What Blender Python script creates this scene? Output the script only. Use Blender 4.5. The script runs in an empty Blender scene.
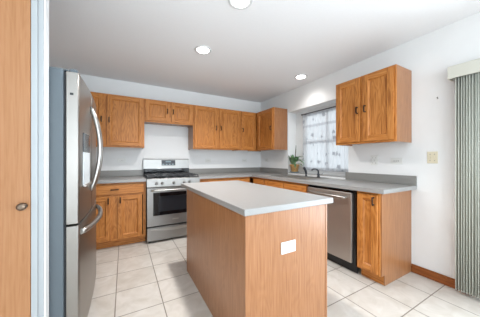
import bpy, bmesh, math, random
from math import sin, cos, pi, radians
from mathutils import Vector, Matrix
random.seed(7)
S = bpy.context.scene
COL = S.collection

# ------------------------------------------------------------------ camera, world, light, exposure
cam = bpy.data.cameras.new('camera'); camo = bpy.data.objects.new('camera', cam); COL.objects.link(camo)
camo.location = (-2.6638, -3.8495, 1.1861); camo.rotation_euler = (pi/2, 0, -0.5072)
cam.sensor_width = 36; cam.lens = 208.777/480*36; cam.shift_y = 1.1035/480; cam.clip_start = 0.02
S.camera = camo
S.view_settings.view_transform = 'Standard'; S.view_settings.look = 'None'
S.view_settings.gamma = 1; S.view_settings.exposure = 0.27; S.view_settings.use_curve_mapping = False

W = bpy.data.worlds.new('sky'); S.world = W; W.use_nodes = True
wb = W.node_tree.nodes['Background']; wb.inputs[0].default_value = (0.86, 0.93, 1.0, 1); wb.inputs[1].default_value = 1.3

def area(name, loc, rot, sx, sy, power, col):
    l = bpy.data.lights.new(name, 'AREA'); l.shape = 'RECTANGLE'; l.size = sx; l.size_y = sy
    l.energy = power; l.color = col
    o = bpy.data.objects.new(name, l); o.location = loc; o.rotation_euler = rot; COL.objects.link(o); return o
# daylight: lamps at added, unseen rear windows, and through the sliding door
DAY = (0.82, 0.91, 1.0)
area('added_rear_daylight', (-2.85, -7.32, 1.35), (pi/2+.4, 0, 0), 1.6, 1.9, 74, DAY)
area('second_added_rear_daylight', (-0.95, -7.32, 1.35), (pi/2+.4, 0, 0), 1.6, 1.9, 74, DAY)
area('sliding_door_daylight', (0.35, -4.3, 1.05), (pi/2+.3, 0, pi/2), 1.5, 1.9, 80, DAY)

# ------------------------------------------------------------------ materials
def lin(*c):
    return tuple((x/255/12.92 if x/255 <= .04045 else ((x/255+.055)/1.055)**2.4) for x in c) + (1,)
def newmat(name):
    m = bpy.data.materials.new(name); m.use_nodes = True
    return m, m.node_tree.nodes, m.node_tree.links, m.node_tree.nodes['Principled BSDF']
def plain(name, col, rough=.5, metal=0, noise=0, nscale=30, bump=0, spec=.5):
    m, N, L, B = newmat(name)
    B.inputs['Base Color'].default_value = lin(*col); B.inputs['Roughness'].default_value = rough
    B.inputs['Metallic'].default_value = metal; B.inputs['Specular IOR Level'].default_value = spec
    tc = N.new('ShaderNodeTexCoord'); nz = N.new('ShaderNodeTexNoise'); nz.inputs['Scale'].default_value = nscale
    nz.inputs['Detail'].default_value = 4; L.new(tc.outputs['Object'], nz.inputs['Vector'])
    if noise:
        mx = N.new('ShaderNodeMix'); mx.data_type = 'RGBA'
        mx.inputs[6].default_value = lin(*[max(0, c-noise) for c in col]); mx.inputs[7].default_value = lin(*[min(255, c+noise) for c in col])
        L.new(nz.outputs['Fac'], mx.inputs[0]); L.new(mx.outputs[2], B.inputs['Base Color'])
    if bump:
        b = N.new('ShaderNodeBump'); b.inputs['Strength'].default_value = bump; b.inputs['Distance'].default_value = .002
        L.new(nz.outputs['Fac'], b.inputs['Height']); L.new(b.outputs[0], B.inputs['Normal'])
    return m
def oak(name, dark, mid, light, axis='z', rough=.42, figure=.5, coat=.04, spec=.3):
    m, N, L, B = newmat(name)
    tc = N.new('ShaderNodeTexCoord'); oi = N.new('ShaderNodeObjectInfo')
    mul = N.new('ShaderNodeMath'); mul.operation = 'MULTIPLY'; mul.inputs[1].default_value = 37.0
    L.new(oi.outputs['Random'], mul.inputs[0])
    add = N.new('ShaderNodeVectorMath'); add.operation = 'ADD'
    L.new(tc.outputs['Object'], add.inputs[0]); L.new(mul.outputs[0], add.inputs[1])
    def mapped(along, across):
        mp = N.new('ShaderNodeMapping'); s = [across]*3; s['xyz'.index(axis)] = along
        mp.inputs['Scale'].default_value = s; L.new(add.outputs[0], mp.inputs['Vector']); return mp
    fine = N.new('ShaderNodeTexNoise'); fine.inputs['Scale'].default_value = 1; fine.inputs['Detail'].default_value = 5
    L.new(mapped(4, 130).outputs[0], fine.inputs['Vector'])
    broad = N.new('ShaderNodeTexNoise'); broad.inputs['Scale'].default_value = 1; broad.inputs['Detail'].default_value = 2
    broad.inputs['Distortion'].default_value = .6
    L.new(mapped(1.3, 7).outputs[0], broad.inputs['Vector'])
    rings = N.new('ShaderNodeMath'); rings.operation = 'MULTIPLY'; rings.inputs[1].default_value = 85
    L.new(broad.outputs['Fac'], rings.inputs[0])
    sn = N.new('ShaderNodeMath'); sn.operation = 'SINE'; L.new(rings.outputs[0], sn.inputs[0])
    s2 = N.new('ShaderNodeMath'); s2.operation = 'MULTIPLY_ADD'; s2.inputs[1].default_value = .17*figure; s2.inputs[2].default_value = 0
    L.new(sn.outputs[0], s2.inputs[0])
    f = N.new('ShaderNodeMath'); f.operation = 'ADD'; L.new(fine.outputs['Fac'], f.inputs[0]); L.new(s2.outputs[0], f.inputs[1])
    r = N.new('ShaderNodeValToRGB'); e = r.color_ramp.elements
    e[0].position = .25; e[0].color = lin(*dark); e[1].position = .75; e[1].color = lin(*light)
    x = e.new(.48); x.color = lin(*mid)
    L.new(f.outputs[0], r.inputs[0]); L.new(r.outputs[0], B.inputs['Base Color'])
    B.inputs['Roughness'].default_value = rough; B.inputs['Specular IOR Level'].default_value = spec; B.inputs['Coat Weight'].default_value = coat; B.inputs['Coat Roughness'].default_value = .3
    b = N.new('ShaderNodeBump'); b.inputs['Strength'].default_value = .12; b.inputs['Distance'].default_value = .001
    L.new(f.outputs[0], b.inputs['Height']); L.new(b.outputs[0], B.inputs['Normal'])
    return m
OD, OM, OL = (142, 82, 34), (184, 117, 55), (202, 137, 74)
M = {}
M['oak'] = oak('honey_oak_vertical', OD, OM, OL)
M['oakh'] = oak('honey_oak_horizontal', OD, OM, OL, 'x')
M['oakend'] = oak('oak_laminate_end', (138, 86, 50), (157, 106, 67), (170, 120, 82), figure=.3, rough=.36, coat=.3, spec=.4)
M['oakdoor'] = oak('pale_oak_door', (156, 108, 70), (166, 118, 80), (172, 126, 88), figure=.25, rough=.45)
M['oakbase'] = oak('oak_baseboard', (120, 64, 28), (142, 80, 38), (156, 94, 48), 'y', figure=.3)
M['wall'] = plain('painted_wall', (233, 233, 232), .75, noise=2, nscale=8, bump=.05)
M['ceil'] = plain('painted_ceiling', (242, 242, 243), .85, noise=2, nscale=60, bump=.15)
M['trim'] = plain('white_trim', (222, 224, 224), .4)
M['counter'] = plain('grey_laminate', (152, 151, 149), .32, noise=14, nscale=420)
M['splash'] = plain('grey_laminate_splash', (132, 130, 126), .4, noise=12, nscale=300)
M['steel'] = plain('brushed_steel', (178, 176, 172), .33, 1, noise=5, nscale=6)
M['dsteel'] = plain('dark_steel', (186, 180, 174), .5, 1, noise=5, nscale=6)
M['knobmetal'] = plain('antique_nickel', (128, 112, 98), .3, 1)
M['chrome'] = plain('chrome', (215, 217, 220), .12, 1)
M['blacksteel'] = plain('smoked_steel', (70, 72, 76), .3, 1)
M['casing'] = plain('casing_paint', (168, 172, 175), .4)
M['rsteel'] = plain('range_steel', (152, 150, 147), .36, 1, noise=4, nscale=6)
M['fsteel'] = plain('fridge_steel', (150, 146, 141), .36, 1, noise=4, nscale=6)
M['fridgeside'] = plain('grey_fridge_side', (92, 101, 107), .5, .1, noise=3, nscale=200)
M['bronze'] = plain('dark_bronze', (42, 34, 30), .4, .7)
M['black'] = plain('black_enamel', (22, 22, 24), .3)
M['iron'] = plain('cast_iron', (34, 34, 36), .38, noise=6, nscale=200)
M['blackglass'] = plain('black_glass', (12, 14, 18), .06)
M['rubber'] = plain('dark_gasket', (40, 42, 44), .7)
M['plastic'] = plain('white_plastic', (226, 226, 222), .35)
M['beige'] = plain('almond_plastic', (222, 213, 188), .4)
M['slot'] = plain('dark_slot', (60, 58, 56), .6)
M['valance'] = plain('valance_vinyl', (206, 204, 192), .45)
M['vane'] = plain('vane_fabric', (200, 200, 188), .7, noise=8, nscale=90)
M['terra'] = plain('ochre_glazed_pot', (196, 150, 92), .4, noise=30, nscale=40)
M['saucer'] = plain('teal_saucer', (120, 140, 146), .4)
M['soil'] = plain('potting_soil', (58, 44, 34), .95, noise=14, nscale=120)
M['leaf'] = plain('green_leaf', (112, 146, 104), .5, noise=26, nscale=30)
M['twig'] = plain('dry_stem', (86, 76, 62), .8)
M['rod'] = plain('pewter_rod', (96, 92, 92), .4, .6)
M['display'] = plain('display_panel', (34, 37, 42), .15)
M['pale'] = plain('dispenser_face', (206, 212, 216), .3)
M['inside'] = plain('appliance_tub', (74, 74, 76), .5)
def tile():
    m, N, L, B = newmat('beige_floor_tile')
    tc = N.new('ShaderNodeTexCoord'); mp = N.new('ShaderNodeMapping')
    mp.inputs['Location'].default_value = (2.725+.345*20, 2.03+.345*40, 0); L.new(tc.outputs['Object'], mp.inputs['Vector'])
    br = N.new('ShaderNodeTexBrick'); br.offset = 0; br.squash = 1
    for k, v in (('Scale', 1), ('Mortar Size', .0042), ('Mortar Smooth', .2), ('Bias', 0), ('Brick Width', .345), ('Row Height', .345)): br.inputs[k].default_value = v
    br.inputs['Color1'].default_value = lin(217, 212, 205); br.inputs['Color2'].default_value = lin(210, 204, 196); br.inputs['Mortar'].default_value = lin(138, 129, 118)
    L.new(mp.outputs[0], br.inputs['Vector'])
    nz = N.new('ShaderNodeTexNoise'); nz.inputs['Scale'].default_value = 7; nz.inputs['Detail'].default_value = 7; nz.inputs['Distortion'].default_value = 1.2
    L.new(tc.outputs['Object'], nz.inputs['Vector'])
    rp = N.new('ShaderNodeValToRGB'); rp.color_ramp.elements[0].position = .3; rp.color_ramp.elements[0].color = (.84, .82, .79, 1)
    rp.color_ramp.elements[1].position = .65; rp.color_ramp.elements[1].color = (1, 1, 1, 1); L.new(nz.outputs['Fac'], rp.inputs[0])
    mx = N.new('ShaderNodeMix'); mx.data_type = 'RGBA'; mx.blend_type = 'MULTIPLY'; mx.inputs[0].default_value = 1
    L.new(br.outputs['Color'], mx.inputs[6]); L.new(rp.outputs[0], mx.inputs[7]); L.new(mx.outputs[2], B.inputs['Base Color'])
    B.inputs['Roughness'].default_value = .34
    b = N.new('ShaderNodeBump'); b.inputs['Strength'].default_value = .5; b.inputs['Distance'].default_value = .002; b.invert = True
    L.new(br.outputs['Fac'], b.inputs['Height']); L.new(b.outputs[0], B.inputs['Normal'])
    return m
M['tile'] = tile()
def sheer():
    m, N, L, B = newmat('sheer_printed_curtain'); N.remove(B); out = N['Material Output']
    tc = N.new('ShaderNodeTexCoord')
    def math(op, a, b=None):
        n = N.new('ShaderNodeMath'); n.operation = op
        for k, q in enumerate((a, b)):
            if q is None: continue
            if isinstance(q, (int, float)): n.inputs[k].default_value = q
            else: L.new(q, n.inputs[k])
        return n.outputs[0]
    mp = N.new('ShaderNodeMapping'); mp.inputs['Scale'].default_value = (0, 10, 8.5); L.new(tc.outputs['Object'], mp.inputs['Vector'])
    vo = N.new('ShaderNodeTexVoronoi'); vo.inputs['Scale'].default_value = 1; vo.inputs['Randomness'].default_value = .75; L.new(mp.outputs[0], vo.inputs['Vector'])
    nz = N.new('ShaderNodeTexNoise'); nz.inputs['Scale'].default_value = 38; L.new(tc.outputs['Object'], nz.inputs['Vector'])
    f = math('ADD', vo.outputs['Distance'], math('MULTIPLY', nz.outputs['Fac'], .55))
    motif = math('LESS_THAN', f, .545)
    sp = N.new('ShaderNodeSeparateXYZ'); L.new(tc.outputs['Object'], sp.inputs[0])
    band = None
    for z, h in ((.955, .022), (.762, .020), (.470, .018), (.025, .03)):   # darker horizontal bands
        k = math('LESS_THAN', math('ABSOLUTE', math('SUBTRACT', sp.outputs['Z'], z)), h)
        band = k if band is None else math('MAXIMUM', band, k)
    tint = math('MAXIMUM', math('MULTIPLY', motif, .55), math('MULTIPLY', band, .34))
    mx = N.new('ShaderNodeMix'); mx.data_type = 'RGBA'; L.new(tint, mx.inputs[0])
    mx.inputs[6].default_value = lin(226, 227, 230); mx.inputs[7].default_value = lin(92, 94, 106)
    d = N.new('ShaderNodeBsdfDiffuse'); t = N.new('ShaderNodeBsdfTranslucent'); tr = N.new('ShaderNodeBsdfTransparent')
    L.new(mx.outputs[2], d.inputs[0]); L.new(mx.outputs[2], t.inputs[0])
    a = N.new('ShaderNodeMixShader'); a.inputs[0].default_value = .5; L.new(d.outputs[0], a.inputs[1]); L.new(t.outputs[0], a.inputs[2])
    c = N.new('ShaderNodeMixShader'); L.new(math('SUBTRACT', .26, math('MULTIPLY', tint, .4)), c.inputs[0]); L.new(a.outputs[0], c.inputs[1]); L.new(tr.outputs[0], c.inputs[2])
    L.new(c.outputs[0], out.inputs[0]); return m
M['sheer'] = sheer()
def glass():
    m, N, L, B = newmat('window_glass'); N.remove(B); out = N['Material Output']
    g = N.new('ShaderNodeBsdfGlossy'); g.inputs['Roughness'].default_value = .02; t = N.new('ShaderNodeBsdfTransparent')
    t.inputs[0].default_value = (.96, .98, .98, 1)
    x = N.new('ShaderNodeMixShader'); x.inputs[0].default_value = .06; L.new(t.outputs[0], x.inputs[1]); L.new(g.outputs[0], x.inputs[2]); L.new(x.outputs[0], out.inputs[0]); return m
M['glass'] = glass()
def glow(name, col, s):
    m, N, L, B = newmat(name); B.inputs['Base Color'].default_value = (.9, .9, .9, 1)
    B.inputs['Emission Color'].default_value = col; B.inputs['Emission Strength'].default_value = s; return m
M['lamp'] = glow('lamp_lens', (1, .97, .92, 1), 6)

# ------------------------------------------------------------------ helpers
class MB:
    def __init__(s): s.bm = bmesh.new(); s.mi = 0
    def _tag(s, verts, smooth=False):
        for f in {f for v in verts for f in v.link_faces}: f.material_index = s.mi; f.smooth = smooth
    def box(s, x0, x1, y0, y1, z0, z1, bev=0.0):
        v = [s.bm.verts.new((x, y, z)) for x in (x0, x1) for y in (y0, y1) for z in (z0, z1)]
        fs = [s.bm.faces.new([v[i] for i in q]) for q in ((0, 1, 3, 2), (4, 6, 7, 5), (0, 4, 5, 1), (2, 3, 7, 6), (0, 2, 6, 4), (1, 5, 7, 3))]
        for f in fs: f.material_index = s.mi
        if bev:
            ed = list({e for f in fs for e in f.edges})
            r = bmesh.ops.bevel(s.bm, geom=ed, offset=bev, segments=2, profile=.5, affect='EDGES')
            for f in r['faces']: f.material_index = s.mi
        return s
    def tube(s, pts, r, seg=10, cap=True, flat=1.0):
        pts = [Vector(p) for p in pts]; rs = r if isinstance(r, (list, tuple)) else [r]*len(pts)
        rings = []; prev = None
        for i, p in enumerate(pts):
            d = (pts[min(i+1, len(pts)-1)]-pts[max(i-1, 0)]).normalized()
            if prev is None:
                n = d.orthogonal().normalized() if abs(d.z) > .9 else d.cross(Vector((0, 0, 1))).normalized()
            else: n = (prev-d*prev.dot(d)).normalized()
            prev = n; b = d.cross(n)
            rings.append([s.bm.verts.new(p+(n*cos(2*pi*k/seg)+b*sin(2*pi*k/seg)*flat)*rs[i]) for k in range(seg)])
        for a, b in zip(rings, rings[1:]):
            for k in range(seg):
                f = s.bm.faces.new((a[k], a[(k+1) % seg], b[(k+1) % seg], b[k])); f.smooth = True; f.material_index = s.mi
        if cap:
            for q in (rings[0][::-1], rings[-1]): s.bm.faces.new(q).material_index = s.mi
        return s
    def lathe(s, prof, c=(0, 0, 0), seg=28, axis='z', close=True):
        c = Vector(c); rings = []
        def P(r, h, a):
            u, w = r*cos(a), r*sin(a)
            return c+Vector({'z': (u, w, h), 'y': (u, h, w), 'x': (h, u, w)}[axis])
        for r, h in prof: rings.append([s.bm.verts.new(P(r, h, 2*pi*k/seg)) for k in range(seg)])
        for a, b in zip(rings, rings[1:]):
            for k in range(seg):
                f = s.bm.faces.new((a[k], a[(k+1) % seg], b[(k+1) % seg], b[k])); f.smooth = True; f.material_index = s.mi
        if close:
            s.bm.faces.new(rings[0][::-1]).material_index = s.mi; s.bm.faces.new(rings[-1]).material_index = s.mi
        return s
    def prism(s, outline, a0, a1, axis='x'):
        # outline in the plane across the axis, swept from a0 to a1
        def P(a, u, w): return {'x': (a, u, w), 'y': (u, a, w), 'z': (u, w, a)}[axis]
        A = [s.bm.verts.new(P(a0, *q)) for q in outline]; B = [s.bm.verts.new(P(a1, *q)) for q in outline]
        n = len(outline)
        for k in range(n): s.bm.faces.new((A[k], A[(k+1) % n], B[(k+1) % n], B[k])).material_index = s.mi
        s.bm.faces.new(A[::-1]).material_index = s.mi; s.bm.faces.new(B).material_index = s.mi
        return s
    def slab(s, us, vs, keep, t0, t1, axis):
        # rectangular cells kept or left out (holes), with thickness t0..t1 along axis
        def P(t, u, v): return {'x': (t, u, v), 'y': (u, t, v), 'z': (u, v, t)}[axis]
        cells = {(i, j) for i in range(len(us)-1) for j in range(len(vs)-1) if keep((us[i]+us[i+1])/2, (vs[j]+vs[j+1])/2)}
        vert = {}
        def V(i, j, t):
            if (i, j, t) not in vert: vert[(i, j, t)] = s.bm.verts.new(P((t0, t1)[t], us[i], vs[j]))
            return vert[(i, j, t)]
        def F(q): s.bm.faces.new(q).material_index = s.mi
        for (i, j) in cells:
            F([V(i, j, 0), V(i, j+1, 0), V(i+1, j+1, 0), V(i+1, j, 0)]); F([V(i, j, 1), V(i+1, j, 1), V(i+1, j+1, 1), V(i, j+1, 1)])
            for di, dj, a, b in ((-1, 0, (i, j), (i, j+1)), (1, 0, (i+1, j), (i+1, j+1)), (0, -1, (i, j), (i+1, j)), (0, 1, (i, j+1), (i+1, j+1))):
                if (i+di, j+dj) not in cells: F([V(*a, 0), V(*b, 0), V(*b, 1), V(*a, 1)])
        return s
    def build(s, name, mats, parent=None, loc=(0, 0, 0)):
        bmesh.ops.recalc_face_normals(s.bm, faces=s.bm.faces)
        me = bpy.data.meshes.new(name); s.bm.to_mesh(me); s.bm.free()
        for m in (mats if isinstance(mats, (list, tuple)) else [mats]): me.materials.append(M[m])
        o = bpy.data.objects.new(name, me); o.location = loc; COL.objects.link(o)
        if parent: o.parent = parent
        return o
def tag(o, label, cat, group=None, kind=None):
    o['label'] = label; o['category'] = cat
    if group: o['group'] = group
    if kind: o['kind'] = kind
    return o
def thing(name, label, cat, loc=(0, 0, 0), rz=0, group=None):
    o = bpy.data.objects.new(name, None); COL.objects.link(o); o.location = loc; o.rotation_euler = (0, 0, rz)
    o.empty_display_size = .1
    return tag(o, label, cat, group)
def structure(o, label, cat):
    return tag(o, label, cat, kind='structure')
def copy_tree(o, parent=None):
    c = o.copy(); COL.objects.link(c)
    if parent: c.parent = parent
    for ch in list(o.children): copy_tree(ch, c)
    return c

CEIL = 2.4524; LX = -3.72; RY = -7.2; CT = 0.9155; CB = CT-.038
# ------------------------------------------------------------------ the setting
structure(MB().slab([LX-.1, .26], [RY-.1, .1], lambda a, b: True, -.08, 0, 'z').build('floor', 'tile'), 'floor of large square beige ceramic tiles with grey grout', 'floor')
structure(MB().slab([LX-.1, .26], [RY-.1, .1], lambda a, b: True, CEIL, CEIL+.1, 'z').build('ceiling', 'ceil'), 'flat pale grey painted ceiling over the kitchen', 'ceiling')
structure(MB().slab([LX, .2], [0, CEIL], lambda a, b: True, 0, .1, 'y').build('wall_back', 'wall'), 'white wall behind the range', 'wall')
structure(MB().slab([RY, 0], [0, CEIL], lambda a, b: True, LX-.1, LX, 'x').build('wall_left', 'wall'), 'white wall behind the refrigerator', 'wall')
NY0, NY1, NZ0, NZ1 = -2.085, -.892, .937, 2.062        # window niche
WY0, WY1, WZ0, WZ1 = -2.05, -1.10, 1.0, 2.0            # window opening in the back of the niche
DY0, DY1, DZ1 = -5.1, -3.28, 2.03                      # sliding door
b = MB().slab([RY, DY0, DY1, NY0, NY1, 0], [0, NZ0, DZ1, NZ1, CEIL],
    lambda y, z: not (NY0 < y < NY1 and NZ0 < z < NZ1) and not (DY0 < y < DY1 and z < DZ1), 0, .2, 'x')
b.slab([NY0-.06, WY0, WY1, NY1+.06], [NZ0-.06, WZ0, WZ1, NZ1+.06], lambda y, z: not (WY0 < y < WY1 and WZ0 < z < WZ1), .2, .26, 'x')
structure(b.build('wall_right', 'wall'), 'white wall with the curtained window niche', 'wall')
rw = [(-3.65, -2.05), (-1.75, -.15)]  # unseen rear openings, added to let daylight into the room
structure(MB().slab([LX, -3.65, -2.05, -1.75, -.15, .2], [0, .4, 2.3, CEIL], lambda x, z: not (.4 < z < 2.3 and any(a < x < c for a, c in rw)), RY-.1, RY, 'y').build('wall_rear', 'wall'), 'white wall behind the viewer with two windows added for daylight', 'wall')
structure(MB().slab([LX, -3.030], [0, CEIL], lambda a, b: True, -2.37, -2.312, 'y').build('wall_pantry', 'wall'), 'short white wall end beside the refrigerator', 'wall')

def window_frame(b, us, vs, t0, t1, axis, fr=.035, mull_u=(), mull_v=()):
    def bx(u0, u1, v0, v1, a=t0, c=t1):
        if axis == 'x': b.box(a, c, u0, u1, v0, v1, .003)
        else: b.box(u0, u1, a, c, v0, v1, .003)
    u0, u1 = us; v0, v1 = vs
    bx(u0, u0+fr, v0, v1); bx(u1-fr, u1, v0, v1); bx(u0+fr, u1-fr, v0, v0+fr); bx(u0+fr, u1-fr, v1-fr, v1)
    for u in mull_u: bx(u-.02, u+.02, v0+fr, v1-fr, t0+.004, t1-.004)
    for v in mull_v: bx(u0+fr, u1-fr, v-.016, v+.016, t0+.006, t1-.006)
w = structure(window_frame(b := MB(), (WY0, WY1), (WZ0, WZ1), .205, .25, 'x', mull_u=[-1.575], mull_v=[1.5]) or b.build('window_1', 'trim'), 'white framed window in the niche behind the curtain', 'window')
MB().box(.222, .226, WY0+.03, WY1-.03, WZ0+.03, WZ1-.03).build('pane', 'glass', w)
MB().box(.002, .198, NY0+.002, NY1-.002, NZ0-.001, NZ0+.011, .002).build('window_sill', 'counter', w)
for i, (a, c) in enumerate(rw):
    b = MB(); window_frame(b, (a, c), (.4, 2.3), RY-.08, RY-.03, 'y', .05, [(a+c)/2], [1.35])
    w = structure(b.build(f'window_{i+2}', 'trim'), ['left', 'right'][i]+' white framed window added for daylight in the unseen wall behind the viewer', 'window')
    MB().box(a+.04, c-.04, RY-.058, RY-.054, .44, 2.26).build('pane', 'glass', w)
b = MB(); window_frame(b, (DY0, DY1), (0.001, DZ1), .08, .14, 'x', .06, [(DY0+DY1)/2])
w = structure(b.build('door_2', 'trim'), 'white framed sliding glass door behind the vertical blinds', 'door')
MB().box(.106, .112, DY0+.05, DY1-.05, .05, DZ1-.05).build('pane', 'glass', w)

# pantry door and its casing, left foreground
d = thing('door_1', 'flat pale oak pantry door at the left edge', 'door', (-3.086, -2.348, .012)); d['kind'] = 'structure'
MB().box(-.61, 0, -.032, -.023, 0, 2.06, .002).build('door_slab', 'oakdoor', d)
k = MB(); k.lathe([(.014, -.032), (.014, -.035), (.008, -.038), (.008, -.052), (.016, -.058), (.0195, -.066), (.018, -.074), (.008, -.079)], (-.024, 0, .939), axis='y')
k.build('door_knob', 'knobmetal', d)
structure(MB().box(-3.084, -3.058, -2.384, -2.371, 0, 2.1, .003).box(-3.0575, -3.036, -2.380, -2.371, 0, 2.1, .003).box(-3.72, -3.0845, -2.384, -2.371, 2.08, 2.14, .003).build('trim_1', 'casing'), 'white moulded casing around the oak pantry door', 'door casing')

# baseboards
def baseboard(n, x0, x1, y0, y1, lab, m='oakbase'):
    return structure(MB().box(x0, x1, y0, y1, .001, .070, .003).box(x0+(.004 if x1-x0 < .03 else 0), x1, y0, y1, .070, .088, .003).build(n, m), lab, 'baseboard')
baseboard('baseboard_right', -.014, -.001, -3.25, -2.80, 'stained oak baseboard between the end cabinet and the blinds')

# ------------------------------------------------------------------ cabinets
PULLV = None
def pull(b, x, y, z, vertical=True, h=.078):
    # small bar pull; y is the face it is mounted on, sticking out to -y
    for s in (-1, 1):
        c = (x, y, z+s*h*.42) if vertical else (x+s*h*.42, y, z)
        b.lathe([(.0075, 0), (.0075, -.003), (.0045, -.006), (.0045, -.024)], c, 10, 'y')
    n = 7; pts = []; rs = []
    for i in range(n):
        t = i/(n-1)*2-1; q = (x, y-.024-.004*(1-t*t), z+t*h/2) if vertical else (x+t*h/2, y-.024-.004*(1-t*t), z)
        pts.append(q); rs.append(.0068 if abs(t) < .9 else .0052)
    b.tube(pts, rs, 8)
def door(parent, x0, x1, z0, z1, y, side=None, pz=None, rail=.056):
    """framed recessed-panel door on a cabinet face at y, front towards -y"""
    b = MB(); t = .019; yf = y-t
    b.mi = 0; b.box(x0, x0+rail, yf, y, z0, z1, .003); b.box(x1-rail, x1, yf, y, z0, z1, .003)
    b.mi = 1; b.box(x0+rail, x1-rail, yf, y, z0, z0+rail, .003); b.box(x0+rail, x1-rail, yf, y, z1-rail, z1, .003)
    o = b.build('door', ['oak', 'oakh'], parent)
    p = MB(); a0, a1, c0, c1 = x0+rail, x1-rail, z0+rail, z1-rail; g = .010
    outer = [(a0, c0), (a1, c0), (a1, c1), (a0, c1)]; inner = [(a0+g, c0+g), (a1-g, c0+g), (a1-g, c1-g), (a0+g, c1-g)]
    V = [p.bm.verts.new((u, yf+.003, w)) for u, w in outer]; I = [p.bm.verts.new((u, yf+.013, w)) for u, w in inner]
    R = [p.bm.verts.new((u, y-.002, w)) for u, w in outer]
    for k in range(4):
        p.bm.faces.new((V[k], V[(k+1) % 4], I[(k+1) % 4], I[k])); p.bm.faces.new((V[k], R[k], R[(k+1) % 4], V[(k+1) % 4]))
    p.bm.faces.new(I); p.bm.faces.new(R[::-1])
    p.build('door_panel', 'oak', o)
    if side:
        h = MB(); px = x0+.028 if side == 'l' else x1-.028
        pull(h, px, yf, pz); h.build('door_pull', 'bronze', o)
    return o
def drawer(parent, x0, x1, z0, z1, y, handle=True):
    b = MB(); b.box(x0, x1, y-.019, y, z0, z1, .005)
    o = b.build('drawer', 'oakh', parent)
    if handle:
        h = MB(); pull(h, (x0+x1)/2, y-.019, (z0+z1)/2, False, .095); h.build('drawer_pull', 'bronze', o)
    return o
UB, UT, UD = 1.3665, 2.127, .305
def upper(name, label, loc, rz, w, z0=UB, z1=UT, doors=(), pz=None, group='oak wall cabinets', hide=0):
    t = thing(name, label, 'cabinet', (loc[0], loc[1], z0), rz, group); h = z1-z0
    b = MB(); y0 = -UD
    b.box(0, .012, y0, -.002, 0, h, .001); b.box(w-.012, w, y0, -.002, 0, h, .001)
    b.box(.012, w-.012, y0, -.002, .018, .032); b.box(.012, w-.012, y0, -.002, h-.014, h, .001); b.box(.012, w-.012, -.014, -.002, .032, h-.014)
    b.build('carcass', 'oakend', t)
    f = MB(); s = .04; f.mi = 0
    f.box(0, s, y0-.019, y0, 0, h, .0015); f.box(w-s, w, y0-.019, y0, 0, h, .0015)
    for d0, d1 in zip(doors, doors[1:]): f.box(d0[1]-.012, d1[0]+.012, y0-.019, y0, s, h-s, .001)
    f.mi = 1; f.box(s, w-s, y0-.019, y0, 0, s, .0015); f.box(s, w-s, y0-.019, y0, h-s, h, .0015)
    if hide: f.mi = 0; f.box(s, hide, y0-.019, y0, s, h-s)
    f.build('face_frame', ['oak', 'oakh'], t)
    for x0, x1, side in doors: door(t, x0, x1, .022, h-.018, y0-.0195, side, (pz or 1.756)-z0)
    return t
yL, yC, yR = -3.355, -2.3886, -1.6238
upper('wall_cabinet', 'two door oak wall cabinet left of the range, half behind the refrigerator', (yL, 0), 0, yC-yL-.001, doors=[(.02, yC-yL-.525, 'r'), (yC-yL-.488, yC-yL-.018, 'l')])
upper('wall_cabinet', 'short two door oak wall cabinet above the range', (yC, 0), 0, yR-yC-.001, 1.7713, doors=[(.016, .365, 'r'), (.398, .748, 'l')], pz=1.962)
wC = -.70-yR
upper('wall_cabinet', 'tall two door oak wall cabinet right of the range', (yR, 0), 0, wC-.001, doors=[(.016, wC/2-.019, 'r'), (wC/2+.019, wC-.014, 'l')])
upper('wall_cabinet', 'narrow one door oak wall cabinet in the back corner', (-.70, 0), 0, .70-.329, doors=[(.016, .345, 'l')])
upper('wall_cabinet', 'one door oak wall cabinet on the window wall, left of the niche', (0, -.002), -pi/2, .874, doors=[(.385, .858, 'r')], hide=.375)
wF = 2.8001-2.1322
upper('wall_cabinet', 'two door oak wall cabinet right of the window', (0, -2.1322), -pi/2, wF, doors=[(.018, .318, 'r'), (.350, wF-.018, 'l')], pz=1.745)

BD = .60
def base(name, label, loc, rz, w, drawers=(), doors=(), end=None, group='oak base cabinets', handles=True, dz=(.715, .846)):
    t = thing(name, label, 'cabinet', (loc[0], loc[1], 0), rz, group); h = CB-.002; y0 = -BD+.019
    b = MB(); b.box(0, .014, y0, -.002, .1, h); b.box(w-.014, w, y0, -.002, .1, h); b.box(.014, w-.014, y0, -.002, .1, .115); b.box(.014, w-.014, -.016, -.002, .115, h)
    b.build('carcass', 'oakend', t)
    MB().box(0, w, y0+.055, y0+.067, .001, .099).build('toe_kick', 'oakh', t)
    f = MB(); s = .036; f.mi = 0
    f.box(0, s, y0-.019, y0, .1, h, .001); f.box(w-s, w, y0-.019, y0, .1, h, .001)
    f.mi = 1; f.box(s, w-s, y0-.019, y0, .1, .1+s); f.box(s, w-s, y0-.019, y0, h-s, h)
    if drawers: f.box(s, w-s, y0-.019, y0, dz[0]-.03, dz[0]+.015)
    f.mi = 0
    for d0, d1 in zip(doors, doors[1:]): f.box(d0[1]-.012, d1[0]+.012, y0-.019, y0, .1+s, (dz[0]-.0305 if drawers else h-s))
    f.build('face_frame', ['oak', 'oakh'], t)
    for x0, x1 in drawers: drawer(t, x0, x1, dz[0], dz[1], y0-.0195, handles)
    top = dz[0]-.022 if drawers else h-.02
    for x0, x1, side in doors: door(t, x0, x1, .118, top, y0-.0195, side, top-.06)
    if end:
        e = MB(); x = end
        e.prism([(y0+.001, .1), (y0+.055, .1), (y0+.055, .001), (-.002, .001), (-.002, h), (y0+.001, h)], x, x+.008, 'x')
        e.build('end_panel', 'oakend', t)
    return t
xl = -3.152
base('base_cabinet', 'oak base cabinet with one drawer and two doors left of the range', (xl, 0), 0, yC-xl-.003, [(.03, .732)], [(.045, .335, 'r'), (.417, .712, 'l')], dz=(.722, .852))
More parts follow.
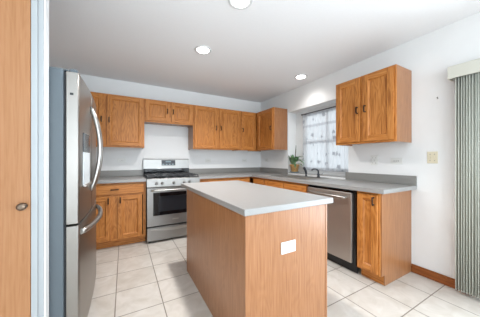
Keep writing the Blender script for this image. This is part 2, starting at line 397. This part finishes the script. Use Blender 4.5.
base('base_cabinet', 'oak base cabinet with two drawers right of the range', (yR+.003, 0), 0, .97, [(.02, .54), (.56, .95)], [(.02, .54, 'r'), (.56, .95, 'l')], handles=False)
base('base_cabinet', 'oak corner base cabinet with one drawer, before the sink', (0, -.002), -pi/2, .995, [(.66, .98)], [(.66, .98, 'r')], handles=False)
base('base_cabinet', 'wide oak sink base cabinet under the window', (0, -1.0), -pi/2, .932, [(.015, .475), (.492, .918)], [(.015, .475, 'r'), (.492, .918, 'l')], handles=False)
base('base_cabinet', 'narrow one door oak base cabinet at the counter end', (0, -2.577), -pi/2, .212, [], [(.014, .200, 'r')], end=.213)

# ------------------------------------------------------------------ worktops
def worktop(label, build_top, splashes):
    pass
t = thing('countertop', 'L shaped grey laminate countertop around the corner with the sink', 'countertop', (0, 0, CB))
SX0, SX1, SY0, SY1 = -.50, -.17, -1.82, -1.09
th = CT-CB
MB().slab([yR+.002, -.645, SX0, SX1, -.002], [-2.846, SY0, SY1, -.645, -.002], lambda x, y: (x > -.645 or y > -.645) and not (SX0 < x < SX1 and SY0 < y < SY1), 0, th, 'z').build('worktop', 'counter', t)
MB().box(yR+.002, -.022, -.020, -.002, th+.0005, th+.1, .003).build('backsplash', 'splash', t)
MB().box(-.020, -.002, NY1, -.002, th+.0005, th+.1, .003).build('backsplash', 'splash', t)
MB().box(-.020, -.002, -2.846, -2.055, th+.0005, th+.1, .003).build('backsplash', 'splash', t)
t = thing('countertop', 'short grey laminate countertop left of the range', 'countertop', (0, 0, CB))
MB().box(-3.158, yC-.002, -.645, -.002, 0, th, .004).build('worktop', 'counter', t)
MB().box(-3.158, yC-.002, -.020, -.002, th+.0005, th+.1, .003).build('backsplash', 'splash', t)

# ------------------------------------------------------------------ island
IX0, IX1, IY0, IY1 = -2.094, -1.3623, -2.8754, -1.4381
t = thing('kitchen_island', 'oak panelled kitchen island with grey top in the middle', 'island', ((IX0+IX1)/2, (IY0+IY1)/2, 0))
hx, hy = (IX1-IX0)/2, (IY1-IY0)/2; bx0, bx1, by0, by1 = -hx+.018, hx-.045, -hy+.02, hy-.19
MB().box(-hx, hx, -hy, hy, CB, CT, .004).build('worktop', 'counter', t)
MB().box(bx0+.007, bx1-.003, by0+.007, by1-.007, .002, CB-.001).build('carcass', 'oakend', t)
MB().box(bx0, bx0+.006, by0+.03, by1-.03, .002, CB-.001).build('side_panel', 'oakend', t)
MB().box(bx0+.006, bx1-.018, by0, by0+.006, .002, CB-.001).build('end_panel', 'oakend', t)
for x, y in ((bx0-.002, by0-.002), (bx0-.002, by1-.028)):
    MB().box(x, x+.008, y, y+.032, .002, CB-.001, .001).build('corner_trim', 'oakend', t)
MB().box(bx1-.017, bx1, by0-.003, by0+.0055, .002, CB-.001, .001).build('corner_trim', 'oakend', t)
for i in range(2):
    y0 = by0+.03+i*.60
    b = MB(); b.box(bx1-.001, bx1+.016, y0, y0+.58, .12, .68, .003); b.build('door', 'oak', t)
    b = MB(); b.box(bx1-.001, bx1+.016, y0, y0+.58, .705, .85, .003); b.build('drawer', 'oak', t)
def outlet(parent, c, axis, horizontal=True, gang=1, mat='plastic', kinds='o'):
    """wall plate centred at c, facing -axis; axis 'x' (right wall) or 'y'"""
    def BX(b, u0, u1, w0, w1, d0, d1, bev=.001):
        if axis == 'y': b.box(c[0]+u0, c[0]+u1, c[1]-d1, c[1]-d0, c[2]+w0, c[2]+w1, bev)
        else: b.box(c[0]-d1, c[0]-d0, c[1]-u1, c[1]-u0, c[2]+w0, c[2]+w1, bev)
    W2, H2 = (.058, .036) if horizontal else (.036 if gang == 1 else .041, .058)
    b = MB(); BX(b, -W2, W2, -H2, H2, .001, .006, .002); pl = b.build('cover_plate', mat, parent)
    if kinds == 's':
        for g in ([0] if gang == 1 else [-.017, .017]):
            b = MB(); BX(b, g-.005, g+.005, -.012, .012, .0062, .014, .001); b.build('switch_lever', mat, parent)
            b = MB(); BX(b, g-.003, g+.003, -.034, -.028, .0062, .0075, 0); b.build('screw', 'slot', parent); b = MB(); BX(b, g-.003, g+.003, .028, .034, .0062, .0075, 0); b.build('screw', 'slot', parent)
    else:
        for s in (-1, 1):
            b = MB(); cu, cw = (s*.02, 0) if horizontal else (0, s*.02)
            BX(b, cu-.015, cu+.015, cw-.014, cw+.014, .0062, .009, .002); f = b.build('socket', mat, parent)
            b = MB()
            for e in (-.005, .005):
                if horizontal: BX(b, cu-.005, cu+.005, cw+e-.0012, cw+e+.0012, .0088, .0096, 0)
                else: BX(b, cu+e-.0012, cu+e+.0012, cw-.005, cw+.005, .0088, .0096, 0)
            b.build('slot', 'slot', f)
        b = MB(); BX(b, -.003, .003, -.003, .003, .0062, .0075, 0); b.build('screw', 'slot', parent)
e = bpy.data.objects.new('outlet', None)
ob = MB(); cxo, czo = -1.768-(IX0+IX1)/2, .642; yo = by0
ob.box(cxo-.058, cxo+.058, yo-.007, yo-.001, czo-.036, czo+.036, .002); ob.box(cxo-.07+.012, cxo+.058, yo-.0012, yo-.0006, czo-.036, czo+.036)
op = ob.build('outlet', 'plastic', t)
for s in (-1, 1):
    b = MB(); u = cxo+s*.02; b.box(u-.015, u+.015, yo-.010, yo-.0072, czo-.014, czo+.014, .002)
    b.mi = 1
    for q in (-.005, .005): b.box(u-.005, u+.005, yo-.0106, yo-.0098, czo+q-.0012, czo+q+.0012)
    b.build('socket', ['plastic', 'slot'], op)
bpy.data.objects.remove(e)

# ------------------------------------------------------------------ wall plates
def plate(label, cat, name, c, axis, **k):
    o = thing(name, label, cat, c); outlet(o, (0, 0, 0), axis, **k); return o
plate('white wall outlet above the countertop left of the range', 'outlet', 'wall_outlet', (-2.698, 0, 1.17), 'y')
plate('white wall outlet on the back wall just right of the range', 'outlet', 'wall_outlet', (-1.236, 0, 1.168), 'y')
plate('white wall outlet on the back wall nearest the corner', 'outlet', 'wall_outlet', (-.415, 0, 1.166), 'y')
plate('white wall outlet on the window wall between corner and niche', 'outlet', 'wall_outlet', (0, -.22, 1.172), 'x')
plate('white double switch plate right of the window under the wall cabinet', 'switch', 'light_switch', (0, -2.424, 1.176), 'x', horizontal=False, gang=2, kinds='s')
plate('white wall outlet above the end of the countertop', 'outlet', 'wall_outlet', (0, -2.659, 1.17), 'x')
plate('almond double switch plate on bare wall beside the blinds', 'switch', 'light_switch', (0, -2.971, 1.207), 'x', horizontal=False, gang=2, mat='beige', kinds='s')
tag(MB().tube([(-.001, 0, 0), (-.012, 0, -.001), (-.018, 0, .004), (-.018, 0, .012)], .003, 8).build('wall_hook', 'rod', None, (0, -3.012, 1.78)), 'tiny metal hook on bare white wall above the almond switch', 'hook')

# ------------------------------------------------------------------ gas range
RX0, RX1 = yC+.003, yR-.002; rw_ = RX1-RX0
t = thing('gas_range', 'stainless steel gas range with black grates against the back wall', 'stove', (RX0, 0, 0))
MB().box(.002, rw_-.002, -.636, -.006, .03, .895, .002).build('body', 'black', t)
for x in (.04, rw_-.04):
    for y in (-.6, -.06): MB().lathe([(.015, .001), (.015, .03)], (x, y, 0), 12).build('foot', 'black', t)
MB().box(0, rw_, -.665, -.075, .8955, .918, .004).build('cooktop', 'black', t)
MB().prism([(-.637, .79), (-.690, .79), (-.694, .80), (-.672, .905), (-.666, .912), (-.637, .8945)], 0, rw_, 'x').build('control_panel', 'rsteel', t)
for x in (.125, .205, .365, .515, .60):
    b = MB(); b.lathe([(.021, -.685), (.021, -.692), (.016, -.694), (.015, -.716), (.011, -.719)], (x, 0, .846), 18, 'y')
    b.box(x-.004, x+.004, -.727, -.712, .829, .863, .002); b.build('knob', 'rsteel', t)
b = MB(); b.prism([(-.008, .9185), (-.072, .9185), (-.072, 1.02), (-.058, 1.188), (-.046, 1.2), (-.008, 1.2)], 0.002, rw_-.002, 'x')
bg = b.build('backguard', 'rsteel', t)
MB().box(.003, rw_-.003, -.0765, -.0725, .919, 1.035, .001).build('lower_band', 'blackglass', bg)
b = MB(); b.prism([(-.0705, 1.085), (-.0625, 1.178), (-.058, 1.178), (-.066, 1.085)], .285, .515, 'x'); b.build('display', 'display', bg)
b = MB()
for i in range(4): b.prism([(-.0712, 1.10), (-.0704, 1.112), (-.069, 1.112), (-.0698, 1.10)], .30+i*.052, .33+i*.052, 'x')
b.prism([(-.0676, 1.140), (-.0660, 1.160), (-.064, 1.160), (-.066, 1.140)], .35, .44, 'x')
b.build('key', 'saucer', bg)
for i, (cx, cy, r) in enumerate(((.16, -.22, .042), (.16, -.50, .05), (rw_-.16, -.22, .042), (rw_-.16, -.50, .05), (rw_/2, -.36, .045))):
    MB().lathe([(r, .9185), (r, .926), (r*.8, .930), (r*.8, .937), (r*.6, .940)], (cx, cy, 0), 20).build('burner', 'iron', t)
for g0, g1 in ((.012, .252), (.258, rw_-.258), (rw_-.252, rw_-.012)):
    b = MB(); z0, z1 = .944, .956; y0, y1 = -.645, -.09; s = .006
    for y in (y0, y1): b.box(g0, g1, y-s, y+s, z0, z1, .002)
    for x in (g0+s, g1-s): b.box(x-s, x+s, y0, y1, z0, z1, .002)
    mx = (g0+g1)/2
    b.box(mx-s, mx+s, y0, y1, z0, z1+.002, .002)
    for y in (-.50, -.36, -.22): b.box(g0, g1, y-s, y+s, z0, z1+.002, .002)
    for x in (g0+s, g1-s):
        for y in (y0, y1, -.36): b.box(x-s, x+s, y-s, y+s, .9185, z0, .001)
    b.build('grate', 'iron', t)
od = MB()
wx0, wx1, wz0, wz1 = .085, rw_-.085, .392, .712
od.slab([.004, wx0, wx1, rw_-.004], [.243, wz0, wz1, .782], lambda x, z: not (wx0 < x < wx1 and wz0 < z < wz1), -.684, -.638, 'y')
od = od.build('oven_door', 'rsteel', t)
MB().box(wx0-.003, wx1+.003, -.686, -.676, wz0-.003, wz1+.003, .002).build('window', 'blackglass', od)
MB().box(wx0+.07, wx1-.07, -.6872, -.6858, wz0+.05, wz1-.05, .0005).build('inner_window', 'display', od)
b = MB(); b.tube([(.05, -.735, .752), (.10, -.742, .752), (rw_/2, -.745, .752), (rw_-.10, -.742, .752), (rw_-.05, -.735, .752)], .013, 12)
for x in (.065, rw_-.065): b.box(x-.012, x+.012, -.737, -.6835, .742, .762, .003)
b.build('handle', 'steel', od)
MB().box(rw_/2-.035, rw_/2+.055, -.6855, -.6838, .31, .322, .0005).build('nameplate', 'dsteel', od)
dr = MB().box(.004, rw_-.004, -.680, -.638, .035, .221, .004).build('storage_drawer', 'rsteel', t)
b = MB(); n = 17; top = []; bot = []
for i in range(n):
    u = i/(n-1); x = .05+u*(rw_-.1); top.append((x, .204)); bot.append((x, .196-.034*sin(pi*u)))
out = top+bot[::-1]
b.prism([(x, z) for x, z in out], -.700, -.681, 'y'); b.build('handle', 'steel', dr)

# ------------------------------------------------------------------ dishwasher
t = thing('dishwasher', 'stainless steel dishwasher under the counter right of the sink', 'dishwasher', (0, -1.936, 0), -pi/2)
dw = .632
MB().box(.004, dw-.004, -.575, -.03, .1, CB-.004).build('tub', 'inside', t)
MB().box(.02, dw-.02, -.545, -.53, .002, .0995).build('toe_kick', 'black', t)
MB().box(.02, dw-.02, -.595, -.576, .100, .118, .001).build('gasket', 'black', t)
d = MB().box(.010, dw-.036, -.625, -.578, .12, .842, .006).build('door', 'dsteel', t)
MB().box(.014, dw-.04, -.618, -.5765, .8425, .860, .002).build('control_strip', 'blackglass', d)
b = MB(); b.tube([(.05, -.665, .792), (.10, -.672, .792), (dw/2-.013, -.675, .792), (dw-.126, -.672, .792), (dw-.076, -.665, .792)], .012, 12)
for x in (.06, dw-.088): b.box(x-.010, x+.010, -.668, -.6245, .783, .801, .003)
b.build('handle', 'steel', d)
MB().box(dw-.034, dw-.004, -.60, -.5755, .1, CB-.004).build('side_gasket', 'black', t)

# ------------------------------------------------------------------ sink, faucet, sprayer
t = thing('kitchen_sink', 'stainless steel double bowl sink set in the counter below the window', 'sink', (0, 0, CT))
o0, o1, p0, p1 = -.535, -.105, -1.855, -1.055; md = -1.455
ix0, ix1, iy0, iy1 = SX0+.004, SX1-.004, SY0+.004, SY1-.004
b = MB(); b.slab([o0, ix0, ix1, o1], [p0, iy0, md-.015, md+.015, iy1, p1], lambda x, y: not (ix0 < x < ix1 and (iy0 < y < md-.015 or md+.015 < y < iy1)), .0005, .006, 'z')
b.build('rim', 'steel', t)
for a, c in ((iy0, md-.015), (md+.015, iy1)):
    b = MB(); z = -.17
    b.box(ix0, ix0+.003, a, c, z, .0); b.box(ix1-.003, ix1, a, c, z, .0); b.box(ix0, ix1, a, a+.003, z, .0); b.box(ix0, ix1, c-.003, c, z, .0); b.box(ix0, ix1, a, c, z-.003, z)
    b.lathe([(.035, z+.0005), (.035, z+.003), (.02, z+.002)], ((ix0+ix1)/2, (a+c)/2, 0), 18)
    b.build('bowl', 'dsteel', t)
t = thing('faucet', 'chrome kitchen faucet with curved spout behind the sink', 'faucet', (-.135, -1.70, CT+.006))
MB().lathe([(.027, .0005), (.027, .008), (.018, .014), (.016, .05), (.014, .06)], (0, 0, 0), 20).build('base', 'blacksteel', t)
pts = [(0, 0, .055), (0, 0, .085)]
for i in range(1, 10):
    a = pi*i/9*.85; pts.append((-.04+.04*cos(a), .036*(1-cos(a))*.9, .085+.04*sin(a)))
MB().tube(pts, .011, 12).build('spout', 'blacksteel', t)
MB().tube([(0, -.012, .045), (.02, -.05, .055), (.03, -.07, .07)], [.007, .006, .008], 10).build('lever', 'chrome', t)
t = thing('sink_sprayer', 'dark side sprayer standing left of the faucet', 'sprayer', (-.135, -1.46, CT+.006))
MB().lathe([(.022, .0005), (.022, .008), (.013, .014), (.012, .04)], (0, 0, 0), 18).build('base', 'blacksteel', t)
MB().tube([(0, 0, .036), (0, .004, .07), (-.004, .014, .105), (-.012, .03, .135), (-.016, .036, .142)], [.014, .017, .019, .018, .012], 12).build('spray_head', 'blacksteel', t)

# ------------------------------------------------------------------ plant
t = thing('potted_plant', 'leafy green plant in an ochre pot on the window sill', 'plant', (.06, -1.0, NZ0+.0115))
MB().lathe([(.062, 0), (.072, .006), (.088, .020), (.083, .020), (.060, .008)], seg=24).build('saucer', 'saucer', t)
MB().lathe([(.056, .0085), (.060, .012), (.078, .120), (.087, .124), (.087, .150), (.079, .150), (.075, .13)], seg=24).build('pot', 'terra', t)
MB().lathe([(.076, .128), (.076, .136)], seg=20).build('soil', 'soil', t)
def leaf(b, base, d, up, L, w):
    d = Vector(d); d.normalize(); n = 6
    side = d.cross(Vector((0, 0, 1))).normalized(); rows = []
    for i in range(n+1):
        u = i/n; p = Vector(base)+d*L*u+Vector((0, 0, up*u-L*.7*u*u)); ww = w*sin(pi*min(1, u*.92+.08))**.8
        p.x = min(p.x, .022); p.y = min(p.y, .07)
        rows.append((b.bm.verts.new(p-side*ww), b.bm.verts.new(p+Vector((0, 0, -ww*.3))), b.bm.verts.new(p+side*ww)))
    for r0, r1 in zip(rows, rows[1:]):
        for k in range(2):
            f = b.bm.faces.new((r0[k], r0[k+1], r1[k+1], r1[k])); f.smooth = True
rng = random.Random(3)
b = MB()
for i in range(9):
    a = i*.7; b.tube([(.01*cos(a)-.02, .02*sin(a), .13), (.02*cos(a)-.03, .04*sin(a), .19), (.02*cos(a)-.035, .06*sin(a), .24)], .0035, 6)
b.build('stem', 'leaf', t)
for i in range(26):
    a = rng.uniform(.55*pi, 1.45*pi) if i % 3 == 0 else -pi/2-rng.uniform(-.1, .7)
    L = rng.uniform(.13, .25) if i % 3 else rng.uniform(.06, .10)
    b = MB(); leaf(b, (cos(a)*.02-.03, sin(a)*.035, rng.uniform(.145, .22)), (cos(a), sin(a), 0), rng.uniform(.08, .24), L, rng.uniform(.018, .032))
    b.build('leaf', 'leaf', t)
MB().tube([(-.02, -.02, .13), (-.02, -.035, .27), (-.018, -.05, .40), (-.016, -.055, .50)], [.005, .007, .008, .003], 7).build('dry_stalk', 'twig', t)

# ------------------------------------------------------------------ curtain and rod
t = thing('curtain_rod', 'pewter curtain rod across the window niche', 'curtain rod', (.135, -1.58, 1.99))
MB().tube([(0, .46, 0), (0, -.495, 0)], .009, 12).build('rod', 'rod', t)
for y in (.462, ): MB().lathe([(.004, 0), (.014, .006), (.016, .016), (.008, .024), (.003, .03)], (0, y-.002, 0), 14, 'y').build('finial', 'rod', t)
for y in (.43, -.47):
    MB().box(0.004, .064, y-.006, y+.006, -.006, .006, .001).build('bracket', 'rod', t)
b = MB(); n = 90; m = 30; grid = []
for i in range(n+1):
    u = i/n; y = -1.128-u*.932; col = []
    for j in range(m+1):
        v = j/m; z = 1.975-v*.968
        x = .13+.016*sin(u*2*pi*13+.8*sin(u*9))*(.55+.45*v)+.006*sin(u*31+v*3)
        col.append(b.bm.verts.new((x-.13, y+1.58, z-1.0)))
    grid.append(col)
for i in range(n):
    for j in range(m):
        f = b.bm.faces.new((grid[i][j], grid[i+1][j], grid[i+1][j+1], grid[i][j+1])); f.smooth = True
o = b.build('curtain', 'sheer', None, (.13, -1.58, 1.0))
tag(o, 'sheer white curtain with grey print hanging in the window niche', 'curtain')

# ------------------------------------------------------------------ refrigerator
FY0, FY1 = -2.30, -1.392; fw = FY1-FY0
t = thing('refrigerator', 'stainless steel french door refrigerator at the left wall', 'refrigerator', (-2.90, FY0, 0), 0)
FT = 1.702; SEAM = .80
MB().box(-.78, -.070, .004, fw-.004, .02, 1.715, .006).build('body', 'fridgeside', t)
MB().box(-.069, -.061, .012, fw-.012, .06, 1.695).build('gasket', 'rubber', t)
MB().box(-.060, -.03, .012, fw-.012, .012, .055, .002).build('toe_grille', 'black', t)
for x in (-.7, -.12):
    for y in (.06, fw-.06): MB().lathe([(.02, .001), (.02, .02)], (x, y, 0), 12).build('foot', 'black', t)
for y in (.02, fw-.10):
    MB().box(-.045, -.008, y, y+.08, FT+.0015, FT+.024, .004).box(-.12, -.045, y+.02, y+.06, FT+.0145, FT+.022, .002).build('hinge_cover', 'fridgeside', t)
def bulge(y): u = y/fw; return .013*(1-(2*u-1)**2)
def fdoor(name, y0, y1, z0, z1):
    b = MB(); n = 16; out = [(-.058, y0)]
    r = .004
    out += [(-r, y0)] + [(bulge(y0+r+(y1-y0-2*r)*i/n), y0+r+(y1-y0-2*r)*i/n) for i in range(n+1)] + [(-r+bulge(y1)*0, y1), (-.058, y1)]
    if y0 > .1: out[1] = (bulge(y0)-r, y0)
    if y1 < fw-.1: out[-2] = (bulge(y1)-r, y1)
    b.prism(out, z0, z1, 'z')
    o = b.build(name, 'fsteel', t)
    me = o.data
    for p in me.polygons:
        if abs(p.normal.z) < .5 and p.normal.x > .5: p.use_smooth = True
    m = o.modifiers.new('bevel', 'BEVEL'); m.width = .003; m.segments = 2; m.limit_method = 'ANGLE'; m.angle_limit = radians(50)
    return o
def vhandle(parent, y, z0, z1):
    b = MB(); x = bulge(y); pts = []; rs = []
    for i in range(25):
        u = i/24; pts.append((x-.001+.060*sin(pi*u)**.75, y, z0+(z1-z0)*u)); rs.append(.016)
    b.tube(pts, rs, 12, flat=.9); b.build('handle', 'steel', parent)
mid = fw/2
d1 = fdoor('door', .0, mid-.003, SEAM+.006, FT); d2 = fdoor('door', mid+.003, fw, SEAM+.006, FT)
vhandle(d1, mid-.06, .955, 1.585); vhandle(d2, mid+.06, .955, 1.585)
# water dispenser in the near door
b = MB(); n = 8; ya, yb = .115, .325; out = [(bulge(ya+(yb-ya)*i/n)+.005, ya+(yb-ya)*i/n) for i in range(n+1)]
out = [(bulge(ya)-.002, ya)]+out+[(bulge(yb)-.002, yb)]
b.prism(out, 1.02, 1.235, 'z'); dp = b.build('dispenser', 'pale', d1)
b = MB(); b.prism(out, 1.2355, 1.36, 'z'); b.build('dispenser_control', 'display', d1)
b = MB(); b.prism([(x+.012, y) for x, y in out[1:-1]]+[(bulge(yb)+.003, yb), (bulge(ya)+.003, ya)], 1.012, 1.024, 'z'); b.build('drip_tray', 'dsteel', dp)
MB().box(-.040, -.024, -.002, .001, 1.565, 1.578).build('badge', 'rubber', d1)
fz = fdoor('freezer_drawer', 0, fw, .075, SEAM-.006)
b = MB(); pts = []
for i in range(29):
    u = i/28; y = .05+(fw-.1)*u; pts.append((bulge(y)-.001+.056*sin(pi*u)**.6, y, .742))
b.tube(pts, .017, 12); b.build('handle', 'steel', fz)

# ------------------------------------------------------------------ vertical blinds, drawn to one side
t = thing('vertical_blinds', 'stack of grey green vertical blinds drawn aside at the sliding door', 'blinds', (0, 0, 0))
hr = MB().box(-.105, -.095, -5.15, -3.11, 1.912, 2.017, .002).box(-.095, -.003, -3.12, -3.11, 1.912, 2.017, .001).box(-.095, -.003, -5.15, -5.14, 1.912, 2.017, .001).box(-.105, -.003, -5.15, -3.11, 2.0175, 2.022, .001)
hr.build('valance', 'valance', t)
MB().box(-.07, -.03, -5.13, -3.13, 1.965, 2.005, .002).build('headrail', 'trim', t)
b = MB(); ang = radians(62); wv = .089; n = 8; L = []
for i in range(n+1):
    u = i/n-.5; L.append((u*wv, .006*(1-4*u*u)))
top = [b.bm.verts.new((x, y, 1.95)) for x, y in L]; bo = [b.bm.verts.new((x, y, .03)) for x, y in L]
for i in range(n):
    f = b.bm.faces.new((top[i], top[i+1], bo[i+1], bo[i])); f.smooth = True
v0 = b.build('vane', 'vane', t)
sm = v0.modifiers.new('thickness', 'SOLIDIFY'); sm.thickness = .0012
pos = [-3.178-.017*i for i in range(24)]
for i, y in enumerate(pos):
    v = v0 if i == 0 else v0.copy()
    if i: COL.objects.link(v); v.parent = t
    v.location = (-.052, y, 0); v.rotation_euler = (0, 0, radians(-24+rng.uniform(-9, 9)))

# ------------------------------------------------------------------ recessed ceiling lights
for i, (x, y, lab) in enumerate(((-1.866, -1.535, 'recessed ceiling light above the island, nearer the range'), (-.301, -1.515, 'recessed ceiling light beside the window wall'), (-1.853, -2.40, 'recessed ceiling light above the near end of the island, cut by the top edge'))):
    if i == 0:
        t = thing('ceiling_light', lab, 'light', (x, y, CEIL), 0, 'recessed ceiling lights')
        MB().lathe([(.098, -.0005), (.098, -.004), (.090, -.008), (.070, -.006), (.070, -.0005)], seg=32).build('trim_ring', 'trim', t)
        MB().lathe([(.069, -.0045), (.069, -.0075), (.04, -.0085)], seg=28).build('lens', 'lamp', t)
        first = t
    else:
        t = copy_tree(first); t.location = (x, y, CEIL); t['label'] = lab
    l = bpy.data.lights.new('lamp', 'SPOT'); l.energy = (120, 16, 55)[i]; l.color = (1, .975, .955); l.spot_size = radians(145); l.spot_blend = .8; l.shadow_soft_size = .06
    lo = bpy.data.objects.new('lamp', l); lo.location = (x, y, CEIL-.02); COL.objects.link(lo)
